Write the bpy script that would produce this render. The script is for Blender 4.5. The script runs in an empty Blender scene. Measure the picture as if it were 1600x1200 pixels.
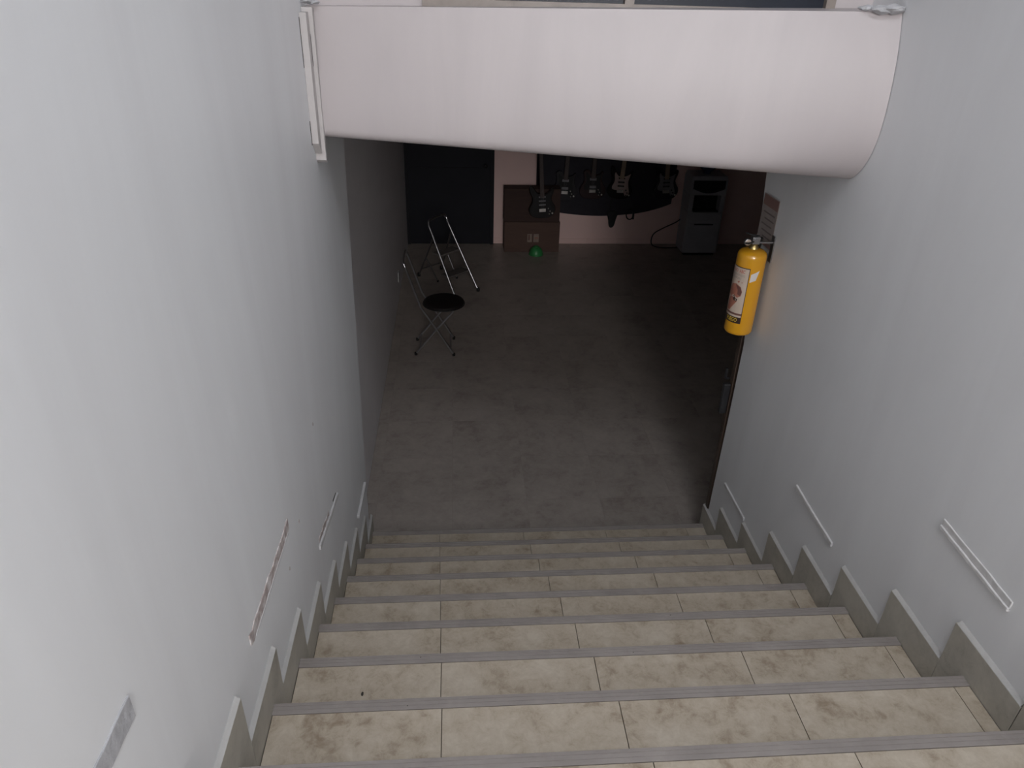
import bpy, bmesh, math, random
from mathutils import Vector, Matrix
random.seed(7)
S = bpy.context.scene
COL = S.collection
R = math.radians

# ------------------------------------------------------------------ camera
cd = bpy.data.cameras.new('camera'); cam = bpy.data.objects.new('camera', cd); COL.objects.link(cam)
cam.location = (0.5626, -1.1468, 3.3092)
cam.rotation_euler = (R(60.252), R(-1.4993), R(-3.8781))
cd.sensor_width = 36.0; cd.lens = 36.0 * 1151.2 / 1600.0; cd.clip_start = 0.03
S.camera = cam

# ------------------------------------------------------------------ world, daylight, exposure
w = bpy.data.worlds.new('daylight'); S.world = w; w.use_nodes = True
bg = w.node_tree.nodes['Background']; bg.inputs[0].default_value = (0.80, 0.90, 1.0, 1); bg.inputs[1].default_value = 1.0

def area(name, loc, rot, sx, sy, power, color):
    l = bpy.data.lights.new(name, 'AREA'); l.shape = 'RECTANGLE'; l.size = sx; l.size_y = sy
    l.energy = power; l.color = color
    o = bpy.data.objects.new(name, l); COL.objects.link(o); o.location = loc; o.rotation_euler = rot
    return o
# daylight through the wide street entrance at the head of the stairs (behind the camera)
area('entrance_daylight', (1.25, -9.05, 4.95), (R(90), 0, 0), 1.60, 2.60, 320.0, (1.0, 0.965, 0.955))
# daylight falling through the skylight over the head of the stairs
area('skylight_daylight', (1.35, -2.20, 6.63), (0, 0, 0), 1.20, 1.60, 78.0, (0.90, 0.945, 1.0))
S.view_settings.view_transform = 'Standard'
try: S.view_settings.look = 'None'
except Exception: pass
S.view_settings.gamma = 1.0; S.view_settings.use_curve_mapping = False
S.view_settings.exposure = 0.12

# ------------------------------------------------------------------ dimensions
W = 2.1434                       # stair width
RUN, RISE, NB = 0.3086, 0.175, 9
H0 = RISE * NB                   # height of nosing number 0
def zn(i): return H0 - RISE * i  # tread height of step i (0 .. 8 going down)
SK_H, SK_T = 0.128, 0.10

# ------------------------------------------------------------------ materials
def mat(name, col, rough=0.6, metal=0.0, col2=None, scale=4.0, detail=6.0, bump=0.0, bscale=30.0,
        stretch=(1, 1, 1), spec=0.5, lo=0.35, hi=0.7, coat=0.0, spots=None):
    m = bpy.data.materials.new(name); m.use_nodes = True
    nt = m.node_tree; b = nt.nodes['Principled BSDF']
    b.inputs['Base Color'].default_value = (*col, 1); b.inputs['Roughness'].default_value = rough
    b.inputs['Metallic'].default_value = metal; b.inputs['Specular IOR Level'].default_value = spec
    b.inputs['Coat Weight'].default_value = coat
    if col2 or bump:
        tc = nt.nodes.new('ShaderNodeTexCoord'); mp = nt.nodes.new('ShaderNodeMapping')
        mp.inputs['Scale'].default_value = stretch
        geo = nt.nodes.new('ShaderNodeNewGeometry')
        nt.links.new(geo.outputs['Position'], mp.inputs['Vector'])
    if col2:
        n = nt.nodes.new('ShaderNodeTexNoise'); n.inputs['Scale'].default_value = scale
        n.inputs['Detail'].default_value = detail; n.inputs['Roughness'].default_value = 0.62
        n.inputs['Distortion'].default_value = 0.6
        nt.links.new(mp.outputs[0], n.inputs['Vector'])
        r = nt.nodes.new('ShaderNodeValToRGB')
        r.color_ramp.elements[0].position = lo; r.color_ramp.elements[1].position = hi
        r.color_ramp.elements[0].color = (*col, 1); r.color_ramp.elements[1].color = (*col2, 1)
        nt.links.new(n.outputs['Fac'], r.inputs['Fac'])
        nt.links.new(r.outputs[0], b.inputs['Base Color'])
    if bump:
        n2 = nt.nodes.new('ShaderNodeTexNoise'); n2.inputs['Scale'].default_value = bscale
        n2.inputs['Detail'].default_value = 4
        nt.links.new(mp.outputs[0], n2.inputs['Vector'])
        bp = nt.nodes.new('ShaderNodeBump'); bp.inputs['Strength'].default_value = bump
        bp.inputs['Distance'].default_value = 0.01
        nt.links.new(n2.outputs['Fac'], bp.inputs['Height']); nt.links.new(bp.outputs[0], b.inputs['Normal'])
    return m

def tile_mat(name, dark, mid, light, rough, big=2.2, fine=9.0):
    """mottled beige ceramic: broad clouds, finer veins, per-tile offset from Object Info"""
    m = bpy.data.materials.new(name); m.use_nodes = True
    nt = m.node_tree; b = nt.nodes['Principled BSDF']; L = nt.links
    geo = nt.nodes.new('ShaderNodeNewGeometry'); oi = nt.nodes.new('ShaderNodeObjectInfo')
    mul = nt.nodes.new('ShaderNodeMath'); mul.operation = 'MULTIPLY'; mul.inputs[1].default_value = 37.0
    L.new(oi.outputs['Random'], mul.inputs[0])
    add = nt.nodes.new('ShaderNodeVectorMath'); add.operation = 'ADD'
    L.new(geo.outputs['Position'], add.inputs[0]); L.new(mul.outputs[0], add.inputs[1])
    def noise(sc, det, dist, ro=0.6):
        n = nt.nodes.new('ShaderNodeTexNoise'); n.inputs['Scale'].default_value = sc
        n.inputs['Detail'].default_value = det; n.inputs['Distortion'].default_value = dist
        n.inputs['Roughness'].default_value = ro
        L.new(add.outputs[0], n.inputs['Vector']); return n
    a = noise(big * 2.2, 6, 0.35, 0.68); v = noise(fine * 2.4, 7, 0.5, 0.75)
    mx = nt.nodes.new('ShaderNodeMath'); mx.operation = 'MULTIPLY_ADD'; mx.inputs[1].default_value = 0.45
    L.new(v.outputs['Fac'], mx.inputs[0])
    sc = nt.nodes.new('ShaderNodeMath'); sc.operation = 'MULTIPLY'; sc.inputs[1].default_value = 0.55
    L.new(a.outputs['Fac'], sc.inputs[0]); L.new(sc.outputs[0], mx.inputs[2])
    r = nt.nodes.new('ShaderNodeValToRGB'); e = r.color_ramp.elements
    e[0].position = 0.36; e[0].color = (*dark, 1); e[1].position = 0.62; e[1].color = (*light, 1)
    k = e.new(0.47); k.color = (*mid, 1)
    L.new(mx.outputs[0], r.inputs['Fac']); L.new(r.outputs[0], b.inputs['Base Color'])
    b.inputs['Roughness'].default_value = rough
    rr = nt.nodes.new('ShaderNodeMath'); rr.operation = 'MULTIPLY_ADD'; rr.inputs[1].default_value = 0.25; rr.inputs[2].default_value = rough - 0.12
    L.new(v.outputs['Fac'], rr.inputs[0]); L.new(rr.outputs[0], b.inputs['Roughness'])
    bp = nt.nodes.new('ShaderNodeBump'); bp.inputs['Strength'].default_value = 0.12; bp.inputs['Distance'].default_value = 0.004
    L.new(v.outputs['Fac'], bp.inputs['Height']); L.new(bp.outputs[0], b.inputs['Normal'])
    return m

M = {}
M['wall'] = mat('white_wall_paint', (0.745, 0.75, 0.765), 0.5, col2=(0.80, 0.81, 0.825), scale=1.6, bump=0.25, bscale=3.0, stretch=(1.6, 1.6, 0.25))
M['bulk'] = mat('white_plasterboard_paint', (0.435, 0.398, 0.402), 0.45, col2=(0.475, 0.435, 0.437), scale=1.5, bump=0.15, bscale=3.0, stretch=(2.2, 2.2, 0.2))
M['ceil'] = mat('ceiling_paint', (0.6, 0.6, 0.6), 0.8, col2=(0.66, 0.66, 0.66))
M['wall_low'] = mat('white_lower_wall_paint', (0.80, 0.77, 0.78), 0.6, col2=(0.84, 0.81, 0.82), scale=2.5, bump=0.15, bscale=5)
M['wall_pink'] = mat('pink_wall_paint', (0.82, 0.60, 0.56), 0.7, col2=(0.86, 0.625, 0.57), scale=2, bump=0.1, bscale=6)
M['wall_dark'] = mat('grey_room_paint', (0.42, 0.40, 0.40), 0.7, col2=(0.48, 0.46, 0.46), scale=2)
M['concrete'] = mat('mortar', (0.17, 0.14, 0.11), 0.9, col2=(0.22, 0.185, 0.15), scale=12)
M['grout'] = mat('matching_grout', (0.30, 0.26, 0.23), 0.9, col2=(0.35, 0.305, 0.27), scale=12)
M['tile'] = tile_mat('beige_stair_tile', (0.29, 0.225, 0.160), (0.45, 0.380, 0.295), (0.56, 0.49, 0.40), 0.42, big=3.0, fine=11)
M['floor'] = tile_mat('beige_floor_tile', (0.27, 0.225, 0.20), (0.36, 0.315, 0.28), (0.43, 0.38, 0.34), 0.36, big=1.6, fine=7)
M['skirt'] = tile_mat('grey_skirting_tile', (0.31, 0.29, 0.245), (0.40, 0.375, 0.325), (0.47, 0.445, 0.385), 0.5)
M['nosing'] = mat('grey_nosing', (0.265, 0.235, 0.220), 0.5, col2=(0.33, 0.295, 0.275), scale=8, bump=0.1, bscale=60)
M['speck'] = mat('dark_dirt', (0.03, 0.025, 0.02), 0.8)
M['scar'] = mat('raw_plaster', (0.40, 0.335, 0.32), 0.9, col2=(0.66, 0.62, 0.61), scale=22, detail=8, bump=0.5, bscale=40, lo=0.44, hi=0.60)
M['scar_grey'] = mat('bare_cement', (0.36, 0.36, 0.375), 0.9, col2=(0.50, 0.50, 0.52), scale=10, detail=8, bump=0.4, bscale=40)
M['batten'] = mat('painted_batten', (0.45, 0.425, 0.42), 0.6, col2=(0.50, 0.47, 0.465), scale=9, bump=0.3, bscale=25)
M['ridge'] = mat('painted_plaster_ridge', (0.58, 0.57, 0.57), 0.75, col2=(0.64, 0.63, 0.63), scale=14, bump=0.5, bscale=35)
M['lip'] = mat('plaster_lip_paint', (0.47, 0.46, 0.445), 0.8, col2=(0.53, 0.52, 0.505), scale=12, bump=0.4, bscale=30)
M['gap'] = mat('dark_gap', (0.03, 0.028, 0.027), 0.9)
M['alu'] = mat('aluminium', (0.55, 0.53, 0.50), 0.35, 1.0, col2=(0.62, 0.60, 0.57), scale=12)
M['bronze'] = mat('bronze_grey_frame_paint', (0.20, 0.17, 0.15), 0.4, col2=(0.25, 0.215, 0.19), scale=12)
M['glass_dark'] = mat('dark_window_glass', (0.012, 0.016, 0.026), 0.30, spec=0.25)
M['door_dark'] = mat('near_black_door_paint', (0.007, 0.0075, 0.012), 0.6, spec=0.25, col2=(0.010, 0.0105, 0.016), scale=3)
M['frame_dark'] = mat('dark_door_frame', (0.010, 0.010, 0.014), 0.6, spec=0.25)
M['wood_dark'] = mat('dark_brown_wood', (0.045, 0.030, 0.022), 0.5, col2=(0.07, 0.045, 0.033), scale=5, stretch=(6, 6, 0.6))
M['chrome'] = mat('chrome_tube', (0.40, 0.40, 0.41), 0.28, 1.0, col2=(0.46, 0.46, 0.47), scale=20)
M['blackrub'] = mat('black_rubber', (0.012, 0.012, 0.012), 0.7)
M['tread_grey'] = mat('worn_grey_tread', (0.10, 0.088, 0.082), 0.7, col2=(0.13, 0.115, 0.105), scale=20)
M['vinyl'] = mat('black_vinyl', (0.008, 0.006, 0.006), 0.6, spec=0.25, col2=(0.012, 0.009, 0.009), scale=30, bump=0.2, bscale=80)
M['card'] = mat('brown_cardboard', (0.095, 0.056, 0.045), 0.85, col2=(0.115, 0.068, 0.052), scale=5, stretch=(1, 1, 6))
M['card_dark'] = mat('dark_brown_cardboard', (0.050, 0.028, 0.024), 0.85, col2=(0.062, 0.035, 0.028), scale=5, stretch=(1, 1, 6))
M['tape'] = mat('pale_paper_label', (0.30, 0.235, 0.19), 0.7, col2=(0.24, 0.18, 0.145), scale=25)
M['green'] = mat('green_plastic', (0.03, 0.22, 0.06), 0.4, col2=(0.04, 0.27, 0.08), scale=6)
M['yellow'] = mat('yellow_enamel', (0.62, 0.295, 0.010), 0.22, col2=(0.66, 0.32, 0.014), scale=3, coat=0.6)
M['brass'] = mat('worn_brass', (0.55, 0.42, 0.18), 0.35, 1.0)
M['steel'] = mat('dull_steel', (0.35, 0.35, 0.36), 0.35, 1.0)
M['blackmet'] = mat('black_metal', (0.02, 0.02, 0.022), 0.4)
M['cream'] = mat('cream_sticker', (0.50, 0.41, 0.335), 0.5, col2=(0.44, 0.355, 0.29), scale=12)
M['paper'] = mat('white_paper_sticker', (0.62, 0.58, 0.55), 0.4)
M['ink'] = mat('black_ink', (0.03, 0.012, 0.008), 0.5)
M['ink_grey'] = mat('grey_ink', (0.22, 0.21, 0.20), 0.5)
M['ink_red'] = mat('red_ink', (0.42, 0.06, 0.04), 0.5)
M['ink_brown'] = mat('brown_print', (0.28, 0.10, 0.07), 0.5, col2=(0.36, 0.15, 0.10), scale=30)
M['ink_brown2'] = mat('dark_brown_print', (0.12, 0.05, 0.04), 0.5)
M['ink_yel'] = mat('yellow_print', (0.75, 0.52, 0.05), 0.5)
M['poster'] = mat('faded_paper', (0.25, 0.215, 0.20), 0.75, col2=(0.31, 0.265, 0.25), scale=12)
M['poster_red'] = mat('faded_red_print', (0.20, 0.115, 0.10), 0.75)
M['poster_line'] = mat('faded_print', (0.14, 0.11, 0.11), 0.75)
M['disp'] = mat('silver_grey_plastic', (0.38, 0.38, 0.41), 0.4, col2=(0.42, 0.42, 0.45), scale=4)
M['disp_dark'] = mat('dark_plastic', (0.02, 0.021, 0.026), 0.35)
M['bluebottle'] = mat('blue_tinted_bottle', (0.05, 0.07, 0.13), 0.2)
M['board'] = mat('black_display_felt', (0.024, 0.022, 0.030), 0.9, col2=(0.032, 0.030, 0.038), scale=10)
M['g_black'] = mat('black_lacquer', (0.006, 0.005, 0.005), 0.35, spec=0.3)
M['g_char'] = mat('charcoal_lacquer', (0.022, 0.020, 0.024), 0.4, spec=0.3)
M['g_brown'] = mat('dark_brown_lacquer', (0.030, 0.015, 0.016), 0.4, spec=0.3)
M['pg_white'] = mat('pinkish_white_pickguard', (0.36, 0.275, 0.255), 0.5)
M['pg_grey'] = mat('grey_pickguard', (0.20, 0.195, 0.21), 0.5)
M['pg_black'] = mat('black_pickguard', (0.010, 0.010, 0.011), 0.5, spec=0.3)
M['maple'] = mat('maple_neck', (0.30, 0.22, 0.15), 0.4, col2=(0.35, 0.26, 0.18), scale=6, stretch=(8, 8, 1))
M['rosewood'] = mat('rosewood_neck', (0.05, 0.03, 0.025), 0.45)
M['socket'] = mat('socket_plastic', (0.45, 0.45, 0.44), 0.5)

# ------------------------------------------------------------------ mesh helpers
def tag(o, label=None, cat=None, group=None, kind=None):
    if label: o['label'] = label
    if cat: o['category'] = cat
    if group: o['group'] = group
    if kind: o['kind'] = kind
    return o

def empty(name, loc=(0, 0, 0), rz=0.0):
    o = bpy.data.objects.new(name, None); COL.objects.link(o)
    o.location = loc; o.rotation_euler = (0, 0, rz); o.empty_display_size = 0.1
    return o

def link(name, me, parent=None, local=False):
    o = bpy.data.objects.new(name, me); COL.objects.link(o)
    if parent:
        o.parent = parent
        if not local:
            p = parent
            inv = Matrix.Identity(4)
            chain = []
            while p: chain.append(p); p = p.parent
            mw = Matrix.Identity(4)
            for q in reversed(chain): mw = mw @ q.matrix_parent_inverse @ q.matrix_basis
            o.matrix_parent_inverse = mw.inverted()
    return o

class MB:
    def __init__(s): s.v = []; s.f = []; s.sm = []
    def add(s, v, f, smooth=False):
        n = len(s.v); s.v += [tuple(p) for p in v]; s.f += [tuple(i + n for i in q) for q in f]; s.sm += [smooth] * len(f); return s
    def box(s, x0, x1, y0, y1, z0, z1, bev=0.0):
        if bev <= 0:
            v = [(x0, y0, z0), (x1, y0, z0), (x1, y1, z0), (x0, y1, z0), (x0, y0, z1), (x1, y0, z1), (x1, y1, z1), (x0, y1, z1)]
            return s.add(v, [(0, 3, 2, 1), (4, 5, 6, 7), (0, 1, 5, 4), (1, 2, 6, 5), (2, 3, 7, 6), (3, 0, 4, 7)])
        bm = bmesh.new(); bmesh.ops.create_cube(bm, size=1)
        for q in bm.verts: q.co = Vector(((x0 + x1) / 2 + q.co.x * (x1 - x0), (y0 + y1) / 2 + q.co.y * (y1 - y0), (z0 + z1) / 2 + q.co.z * (z1 - z0)))
        bmesh.ops.bevel(bm, geom=bm.edges[:], offset=bev, segments=2, profile=0.5, affect='EDGES')
        bm.verts.index_update()
        s.add([q.co[:] for q in bm.verts], [[l.vert.index for l in f.loops] for f in bm.faces]); bm.free(); return s
    def tube(s, pts, r, seg=10, closed=False):
        P = [Vector(p) for p in pts]; n = len(P); rings = []
        up = None
        for i in range(n):
            if closed: t = (P[(i + 1) % n] - P[i - 1]).normalized()
            else: t = (P[min(i + 1, n - 1)] - P[max(i - 1, 0)]).normalized()
            if up is None:
                a = Vector((0, 0, 1)) if abs(t.z) < 0.9 else Vector((1, 0, 0))
                up = (a - t * a.dot(t)).normalized()
            else: up = (up - t * up.dot(t)).normalized()
            b = t.cross(up); rr = r[i] if isinstance(r, (list, tuple)) else r
            rings.append([P[i] + (up * math.cos(2 * math.pi * k / seg) + b * math.sin(2 * math.pi * k / seg)) * rr for k in range(seg)])
        v = [q for g in rings for q in g]; f = []
        m = n if closed else n - 1
        for i in range(m):
            for k in range(seg):
                a = i * seg + k; b_ = i * seg + (k + 1) % seg; c = ((i + 1) % n) * seg + (k + 1) % seg; d = ((i + 1) % n) * seg + k
                f.append((a, b_, c, d))
        s.add(v, f, True)
        if not closed:
            s.add(rings[0], [tuple(range(seg))[::-1]]); s.add(rings[-1], [tuple(range(seg))])
        return s
    def lathe(s, prof, c=(0, 0, 0), seg=28, axis='z'):
        v = []; f = []
        for (r, h) in prof:
            for k in range(seg):
                a = 2 * math.pi * k / seg
                p = (r * math.cos(a), r * math.sin(a), h)
                if axis == 'y': p = (p[0], h, p[1])
                if axis == 'x': p = (h, p[0], p[1])
                v.append((c[0] + p[0], c[1] + p[1], c[2] + p[2]))
        for i in range(len(prof) - 1):
            for k in range(seg):
                f.append((i * seg + k, i * seg + (k + 1) % seg, (i + 1) * seg + (k + 1) % seg, (i + 1) * seg + k))
        s.add(v, f, True)
        if prof[0][0] > 1e-5: s.add(v[:seg], [tuple(range(seg))[::-1]])
        if prof[-1][0] > 1e-5: s.add(v[-seg:], [tuple(range(seg))])
        return s
    def prism(s, poly, a, b, axis):
        """poly: 2-D outline; extruded from a to b along axis ('x': poly=(y,z); 'y': (x,z); 'z': (x,y))"""
        def P(p, t): return {'x': (t, p[0], p[1]), 'y': (p[0], t, p[1]), 'z': (p[0], p[1], t)}[axis]
        n = len(poly)
        v = [P(p, a) for p in poly] + [P(p, b) for p in poly]
        f = [tuple(range(n)), tuple(range(2 * n - 1, n - 1, -1))] + [(i, i + n, (i + 1) % n + n, (i + 1) % n) for i in range(n)]
        return s.add(v, f)
    def mesh(s, name, m, bevel=0.0):
        me = bpy.data.meshes.new(name); me.from_pydata(s.v, [], s.f); me.update()
        bm = bmesh.new(); bm.from_mesh(me)
        bmesh.ops.remove_doubles(bm, verts=bm.verts[:], dist=1e-6) if not any(s.sm) else None
        bmesh.ops.recalc_face_normals(bm, faces=bm.faces[:])
        if bevel: bmesh.ops.bevel(bm, geom=[e for e in bm.edges if len(e.link_faces) == 2 and e.calc_face_angle(0) > 0.6], offset=bevel, segments=1, affect='EDGES')
        bm.to_mesh(me); bm.free()
        if any(s.sm) and not bevel:
            for p, q in zip(me.polygons, s.sm): p.use_smooth = q
        me.materials.append(m); return me
    def build(s, name, m, parent=None, bevel=0.0, local=False):
        return link(name, s.mesh(name, m, bevel), parent, local)

def struct(o, label=None): tag(o, label, None, None, 'structure'); return o

def spline(pts, n=6, closed=True):
    out = []; N = len(pts)
    for i in range(N if closed else N - 1):
        g = lambda k: Vector(pts[(i + k) % N] if closed else pts[max(0, min(N - 1, i + k))])
        p0, p1, p2, p3 = g(-1), g(0), g(1), g(2)
        for j in range(n):
            t = j / n
            out.append(tuple(0.5 * ((2 * p1) + (p2 - p0) * t + (2 * p0 - 5 * p1 + 4 * p2 - p3) * t * t + (3 * p1 - p0 - 3 * p2 + p3) * t ** 3)))
    if not closed: out.append(tuple(pts[-1]))
    return out

# ================================================================== SETTING
# --- side walls of the stairwell (their far ends lean slightly, as in the photo)
wl = MB().prism([(-9.2, -0.05), (2.40, -0.05), (2.44, 0.5), (2.72, 2.60), (2.78, 3.0), (2.78, 6.6), (-9.2, 6.6)], -0.25, 0.0, 'x').build('wall_left', M['wall'])
struct(wl, 'bright white stairwell wall on the left with a chipped strip')
wr = MB().prism([(-9.2, -0.05), (2.445, -0.05), (2.445, 0.30), (2.425, 1.0), (2.42, 1.5), (2.50, 2.05), (2.56, 2.4), (2.60, 3.0), (2.60, 6.6), (-9.2, 6.6)], W, W + 0.22, 'x').build('wall_right', M['wall'])
struct(wr, 'white stairwell wall on the right carrying the yellow extinguisher')
struct(MB().box(-0.32, -0.10, 2.2, 8.75, -0.05, 2.95).build('wall_lower_left', M['wall_low']), 'dim white wall of the lower room beside the folding chair')
# back wall of the lower room runs very slightly out of square
def by(x): return 8.475
wb = MB().prism([(-0.4, by(-0.4)), (5.2, by(5.2)), (5.2, by(5.2) + 0.2), (-0.4, by(-0.4) + 0.2)], -0.05, 2.95, 'z').build('wall_back', M['wall_pink'])
struct(wb, 'pinkish back wall of the lower room behind the guitars')
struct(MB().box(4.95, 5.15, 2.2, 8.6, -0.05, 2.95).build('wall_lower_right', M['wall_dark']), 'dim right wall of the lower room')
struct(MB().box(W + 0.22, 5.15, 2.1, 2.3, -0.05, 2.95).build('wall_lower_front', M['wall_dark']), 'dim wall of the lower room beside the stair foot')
struct(MB().box(-0.3, 5.15, 2.3, 8.75, 2.66, 2.85).build('ceiling_lower', M['ceil']), 'ceiling of the dark lower room')
ce = empty('ceiling', (1.07, -0.7, 6.6)); struct(ce, 'high ceiling over the stairwell with a skylight opening')
for a in ((-0.25, W + 0.22, -9.3, -3.05), (-0.25, W + 0.22, -1.35, 2.9), (-0.25, 0.70, -3.05, -1.35), (2.0, W + 0.22, -3.05, -1.35)):
    MB().box(a[0], a[1], a[2], a[3], 6.6, 6.75).build('ceiling_panel', M['ceil'], ce)
w2 = empty('window_2', (1.35, -2.2, 6.75)); struct(w2, 'skylight frame in the ceiling over the landing')
for a in ((0.7, 2.0, -3.05, -3.0), (0.7, 2.0, -1.4, -1.35), (0.7, 0.75, -3.0, -1.4), (1.95, 2.0, -3.0, -1.4), (1.33, 1.37, -3.0, -1.4)):
    MB().box(a[0], a[1], a[2], a[3], 6.75, 6.80).build('frame_bar', M['alu'], w2)
# wall behind the camera with the street entrance
e = empty('wall_entrance', (0, -9.2, 0)); struct(e, 'wall with the wide street entrance at the head of the stairs')
for a in ((-0.25, 0.42, 1.9, 6.6), (2.08, W + 0.22, 1.9, 6.6), (0.42, 2.08, 1.9, 3.6), (0.42, 2.08, 6.3, 6.6)):
    MB().box(a[0], a[1], -9.32, -9.2, a[2], a[3]).build('wall_panel', M['wall'], e)
# --- floor of the lower room: slab and tiles
fl = MB().box(-0.3, 5.15, 2.2, 8.7, -0.12, -0.0016).build('floor', M['grout'])
struct(fl, 'mottled tiled floor of the dark lower room')
TS = 0.525
for ix in range(-1, 10):
    for iy in range(0, 13):
        x0 = -0.018 + TS * ix; y0 = RUN * 8 - 0.0225 + TS * iy
        x1 = min(x0 + TS, 4.95); y1 = min(y0 + TS, 8.6); x0 = max(x0, -0.10); 
        if x1 - x0 < 0.03 or y1 - y0 < 0.03: continue
        MB().box(x0 + 0.0008, x1 - 0.0008, y0 + 0.0008, y1 - 0.0008, -0.0016, 0.0004 * random.random()).build('floor_tile', M['floor'], fl)
# --- staircase: concrete steps with treads, risers and a nosing strip each
st = empty('staircase', (0, 0, 0)); struct(st, 'tiled staircase going down to the dark lower room')
# grooved nosing profile (y relative to the front edge, z relative to the tread)
NW = 0.040
def nosing_profile(yf, z):
    p = [(-NW, -0.006), (-NW, 0.0025), (-0.031, 0.0032), (-0.030, 0.0014), (-0.026, 0.0014), (-0.025, 0.0032),
         (-0.018, 0.0032), (-0.017, 0.0014), (-0.013, 0.0014), (-0.012, 0.0034), (-0.003, 0.0030), (0.0, -0.001), (0.0, -0.026), (-0.006, -0.028), (-0.006, -0.008)]
    return [(yf + a, z + b) for a, b in p]
for i in range(-1, 9):
    yf = RUN * i; yb = yf - RUN; z = zn(i)
    sp = MB().box(-0.001, W + 0.001, yb - 0.02, yf - 0.022, max(0.0, z - 2.2 * RISE), z - 0.010).build('step', M['concrete'], st)
    j0 = 0.512 - 0.010 * i
    js = [0.013, j0, j0 + 0.527, j0 + 1.052, min(j0 + 1.577, W - 0.05), W - 0.013]
    for a, b in zip(js[:-1], js[1:]):
        MB().box(a + 0.0014, b - 0.0014, yb - 0.008, yf - NW - 0.001, z - 0.010, z + 0.0005 * random.random(), ).build('tread_tile', M['tile'], sp)
        MB().box(a + 0.0014, b - 0.0014, yf - 0.022, yf - 0.012, z - RISE + 0.001, z - 0.010).build('riser_tile', M['tile'], sp)
    MB().prism(nosing_profile(yf, z), 0.012, W - 0.012, 'x').build('nosing_strip', M['nosing'], sp)
# small dirt specks ground into the treads
def speck(i, x, y, r):
    s = MB().lathe([(r, 0.0), (r * 0.7, 0.0012), (0.0, 0.0016)], (0, 0, 0), 9)
    s.v = [(x + a * (0.7 + 0.3 * math.sin(3 * a / r)), y + b * 1.5, zn(i) + 0.0006 + c) for a, b, c in s.v]
    s.build('dirt_speck', M['speck'], st)
SPECKS = [(2, 0.236, 0.465, 0.006), (2, 0.42, 0.600, 0.004), (3, 1.40, 0.91, 0.004), (1, 0.40, 0.285, 0.004), (4, 1.96, 1.213, 0.005), (2, 1.16, 0.59, 0.003), (1, 1.62, 0.288, 0.003)]
for a in SPECKS: speck(*a)
# --- upper landing behind the first step
struct(MB().box(-0.001, W + 0.001, -9.2, -2 * RUN + 0.0, 1.55, zn(-2)).build('landing', M['tile']), 'landing at the head of the staircase')
# --- stepped skirting along both walls
def skirting(side):
    bs = empty('baseboard_left' if side == 0 else 'baseboard_right', (0 if side == 0 else W, 0, 0))
    struct(bs, 'stepped grey tile skirting along the %s stairwell wall' % ('left' if side == 0 else 'right'))
    rnd = random.Random(11 + side)
    for i in range(-1, 9):
        y0 = RUN * (i - 1) + SK_T; y1 = RUN * i; z = zn(i); zl = max(0, zn(i + 1)); h = SK_H + rnd.uniform(-0.006, 0.006)
        t = SK_T if i < 8 else 0.045
        if side == 0 and i == 8: h -= 0.03
        if side == 1 and i == 6: h -= 0.03
        poly = [(y0 + 0.001, z - 0.004), (y1 + 0.001, z - 0.004), (y1 + 0.001, zl), (y1 + t, zl), (y1 + t + rnd.uniform(-.004, .004), z + h), (y0 + 0.001, z + h)]
        th = 0.0115 + rnd.uniform(-0.001, 0.001)
        a, b = (0.0, th) if side == 0 else (W - th, W)
        tl = MB().prism(poly, a, b, 'x').build('skirting_tile', M['skirt'], bs, bevel=0.0015)
        xw, xo = (0.0, th) if side == 0 else (W, W - th)
        MB().prism([(xw, z + h), (xo, z + h), (xo, z + h + 0.001), (xw, z + h + 0.013)], y0 + 0.004, y1 + t - 0.004, 'y').build('plaster_lip', M['lip'], tl)
skirting(0); skirting(1)
# --- low skirting at the foot of the back wall
bb = empty('baseboard_back', (0, 8.4, 0)); struct(bb, 'low pink tile skirting along the back wall')
x = 1.06
while x < 4.9:
    x1 = min(x + 0.42, 4.93)
    MB().prism([(x + .001, by(x) - 0.010), (x1 - .001, by(x1) - 0.010), (x1 - .001, by(x1)), (x + .001, by(x))], 0.002, 0.075, 'z').build('skirting_tile', M['wall_pink'], bb); x = x1
# --- bulkhead: white curved drop wall, its right end nearer than its left
def bulk_profile(t):
    L = [(2.06, 3.150), (1.985, 3.150), (1.965, 3.02), (1.952, 2.90), (1.944, 2.80), (1.943, 2.735), (1.950, 2.700), (1.975, 2.684), (2.03, 2.680), (2.85, 2.68), (2.85, 3.150)]
    Q = [(1.78, 3.195), (1.668, 3.195), (1.640, 3.08), (1.620, 2.96), (1.610, 2.83), (1.608, 2.70), (1.616, 2.640), (1.645, 2.610), (1.70, 2.600), (2.85, 2.62), (2.85, 3.195)]
    Rr = [(1.78, 3.195), (1.668, 3.195), (1.632, 3.08), (1.612, 2.96), (1.606, 2.83), (1.622, 2.73), (1.668, 2.645), (1.735, 2.592), (1.83, 2.575), (2.85, 2.62), (2.85, 3.195)]
    L, Q, Rr = [spline(p[1:9], 5, False) + p[9:] + p[:1] for p in (L, Q, Rr)]
    u = max(0.0, (t - 0.72) / 0.28); u = u * u * (3 - 2 * u)
    out = []
    for a, q, b in zip(L, Q, Rr):
        e = ((1 - u) * q[0] + u * b[0], (1 - u) * q[1] + u * b[1])
        out.append(((1 - t) * a[0] + t * e[0], (1 - t) * a[1] + t * e[1]))
    return out
bk = MB(); NS = 24; v = []; f = []
for k in range(NS + 1):
    t = k / NS
    for (y, z) in bulk_profile(t): v.append((0.002 + t * (W - 0.004), y, z))
n = len(bulk_profile(0))
for k in range(NS):
    for q in range(n): f.append((k * n + q, k * n + (q + 1) % n, (k + 1) * n + (q + 1) % n, (k + 1) * n + q))
f.append(tuple(range(n))); f.append(tuple(range(NS * n + n - 1, NS * n - 1, -1)))
bk.add(v, f, True)
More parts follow.
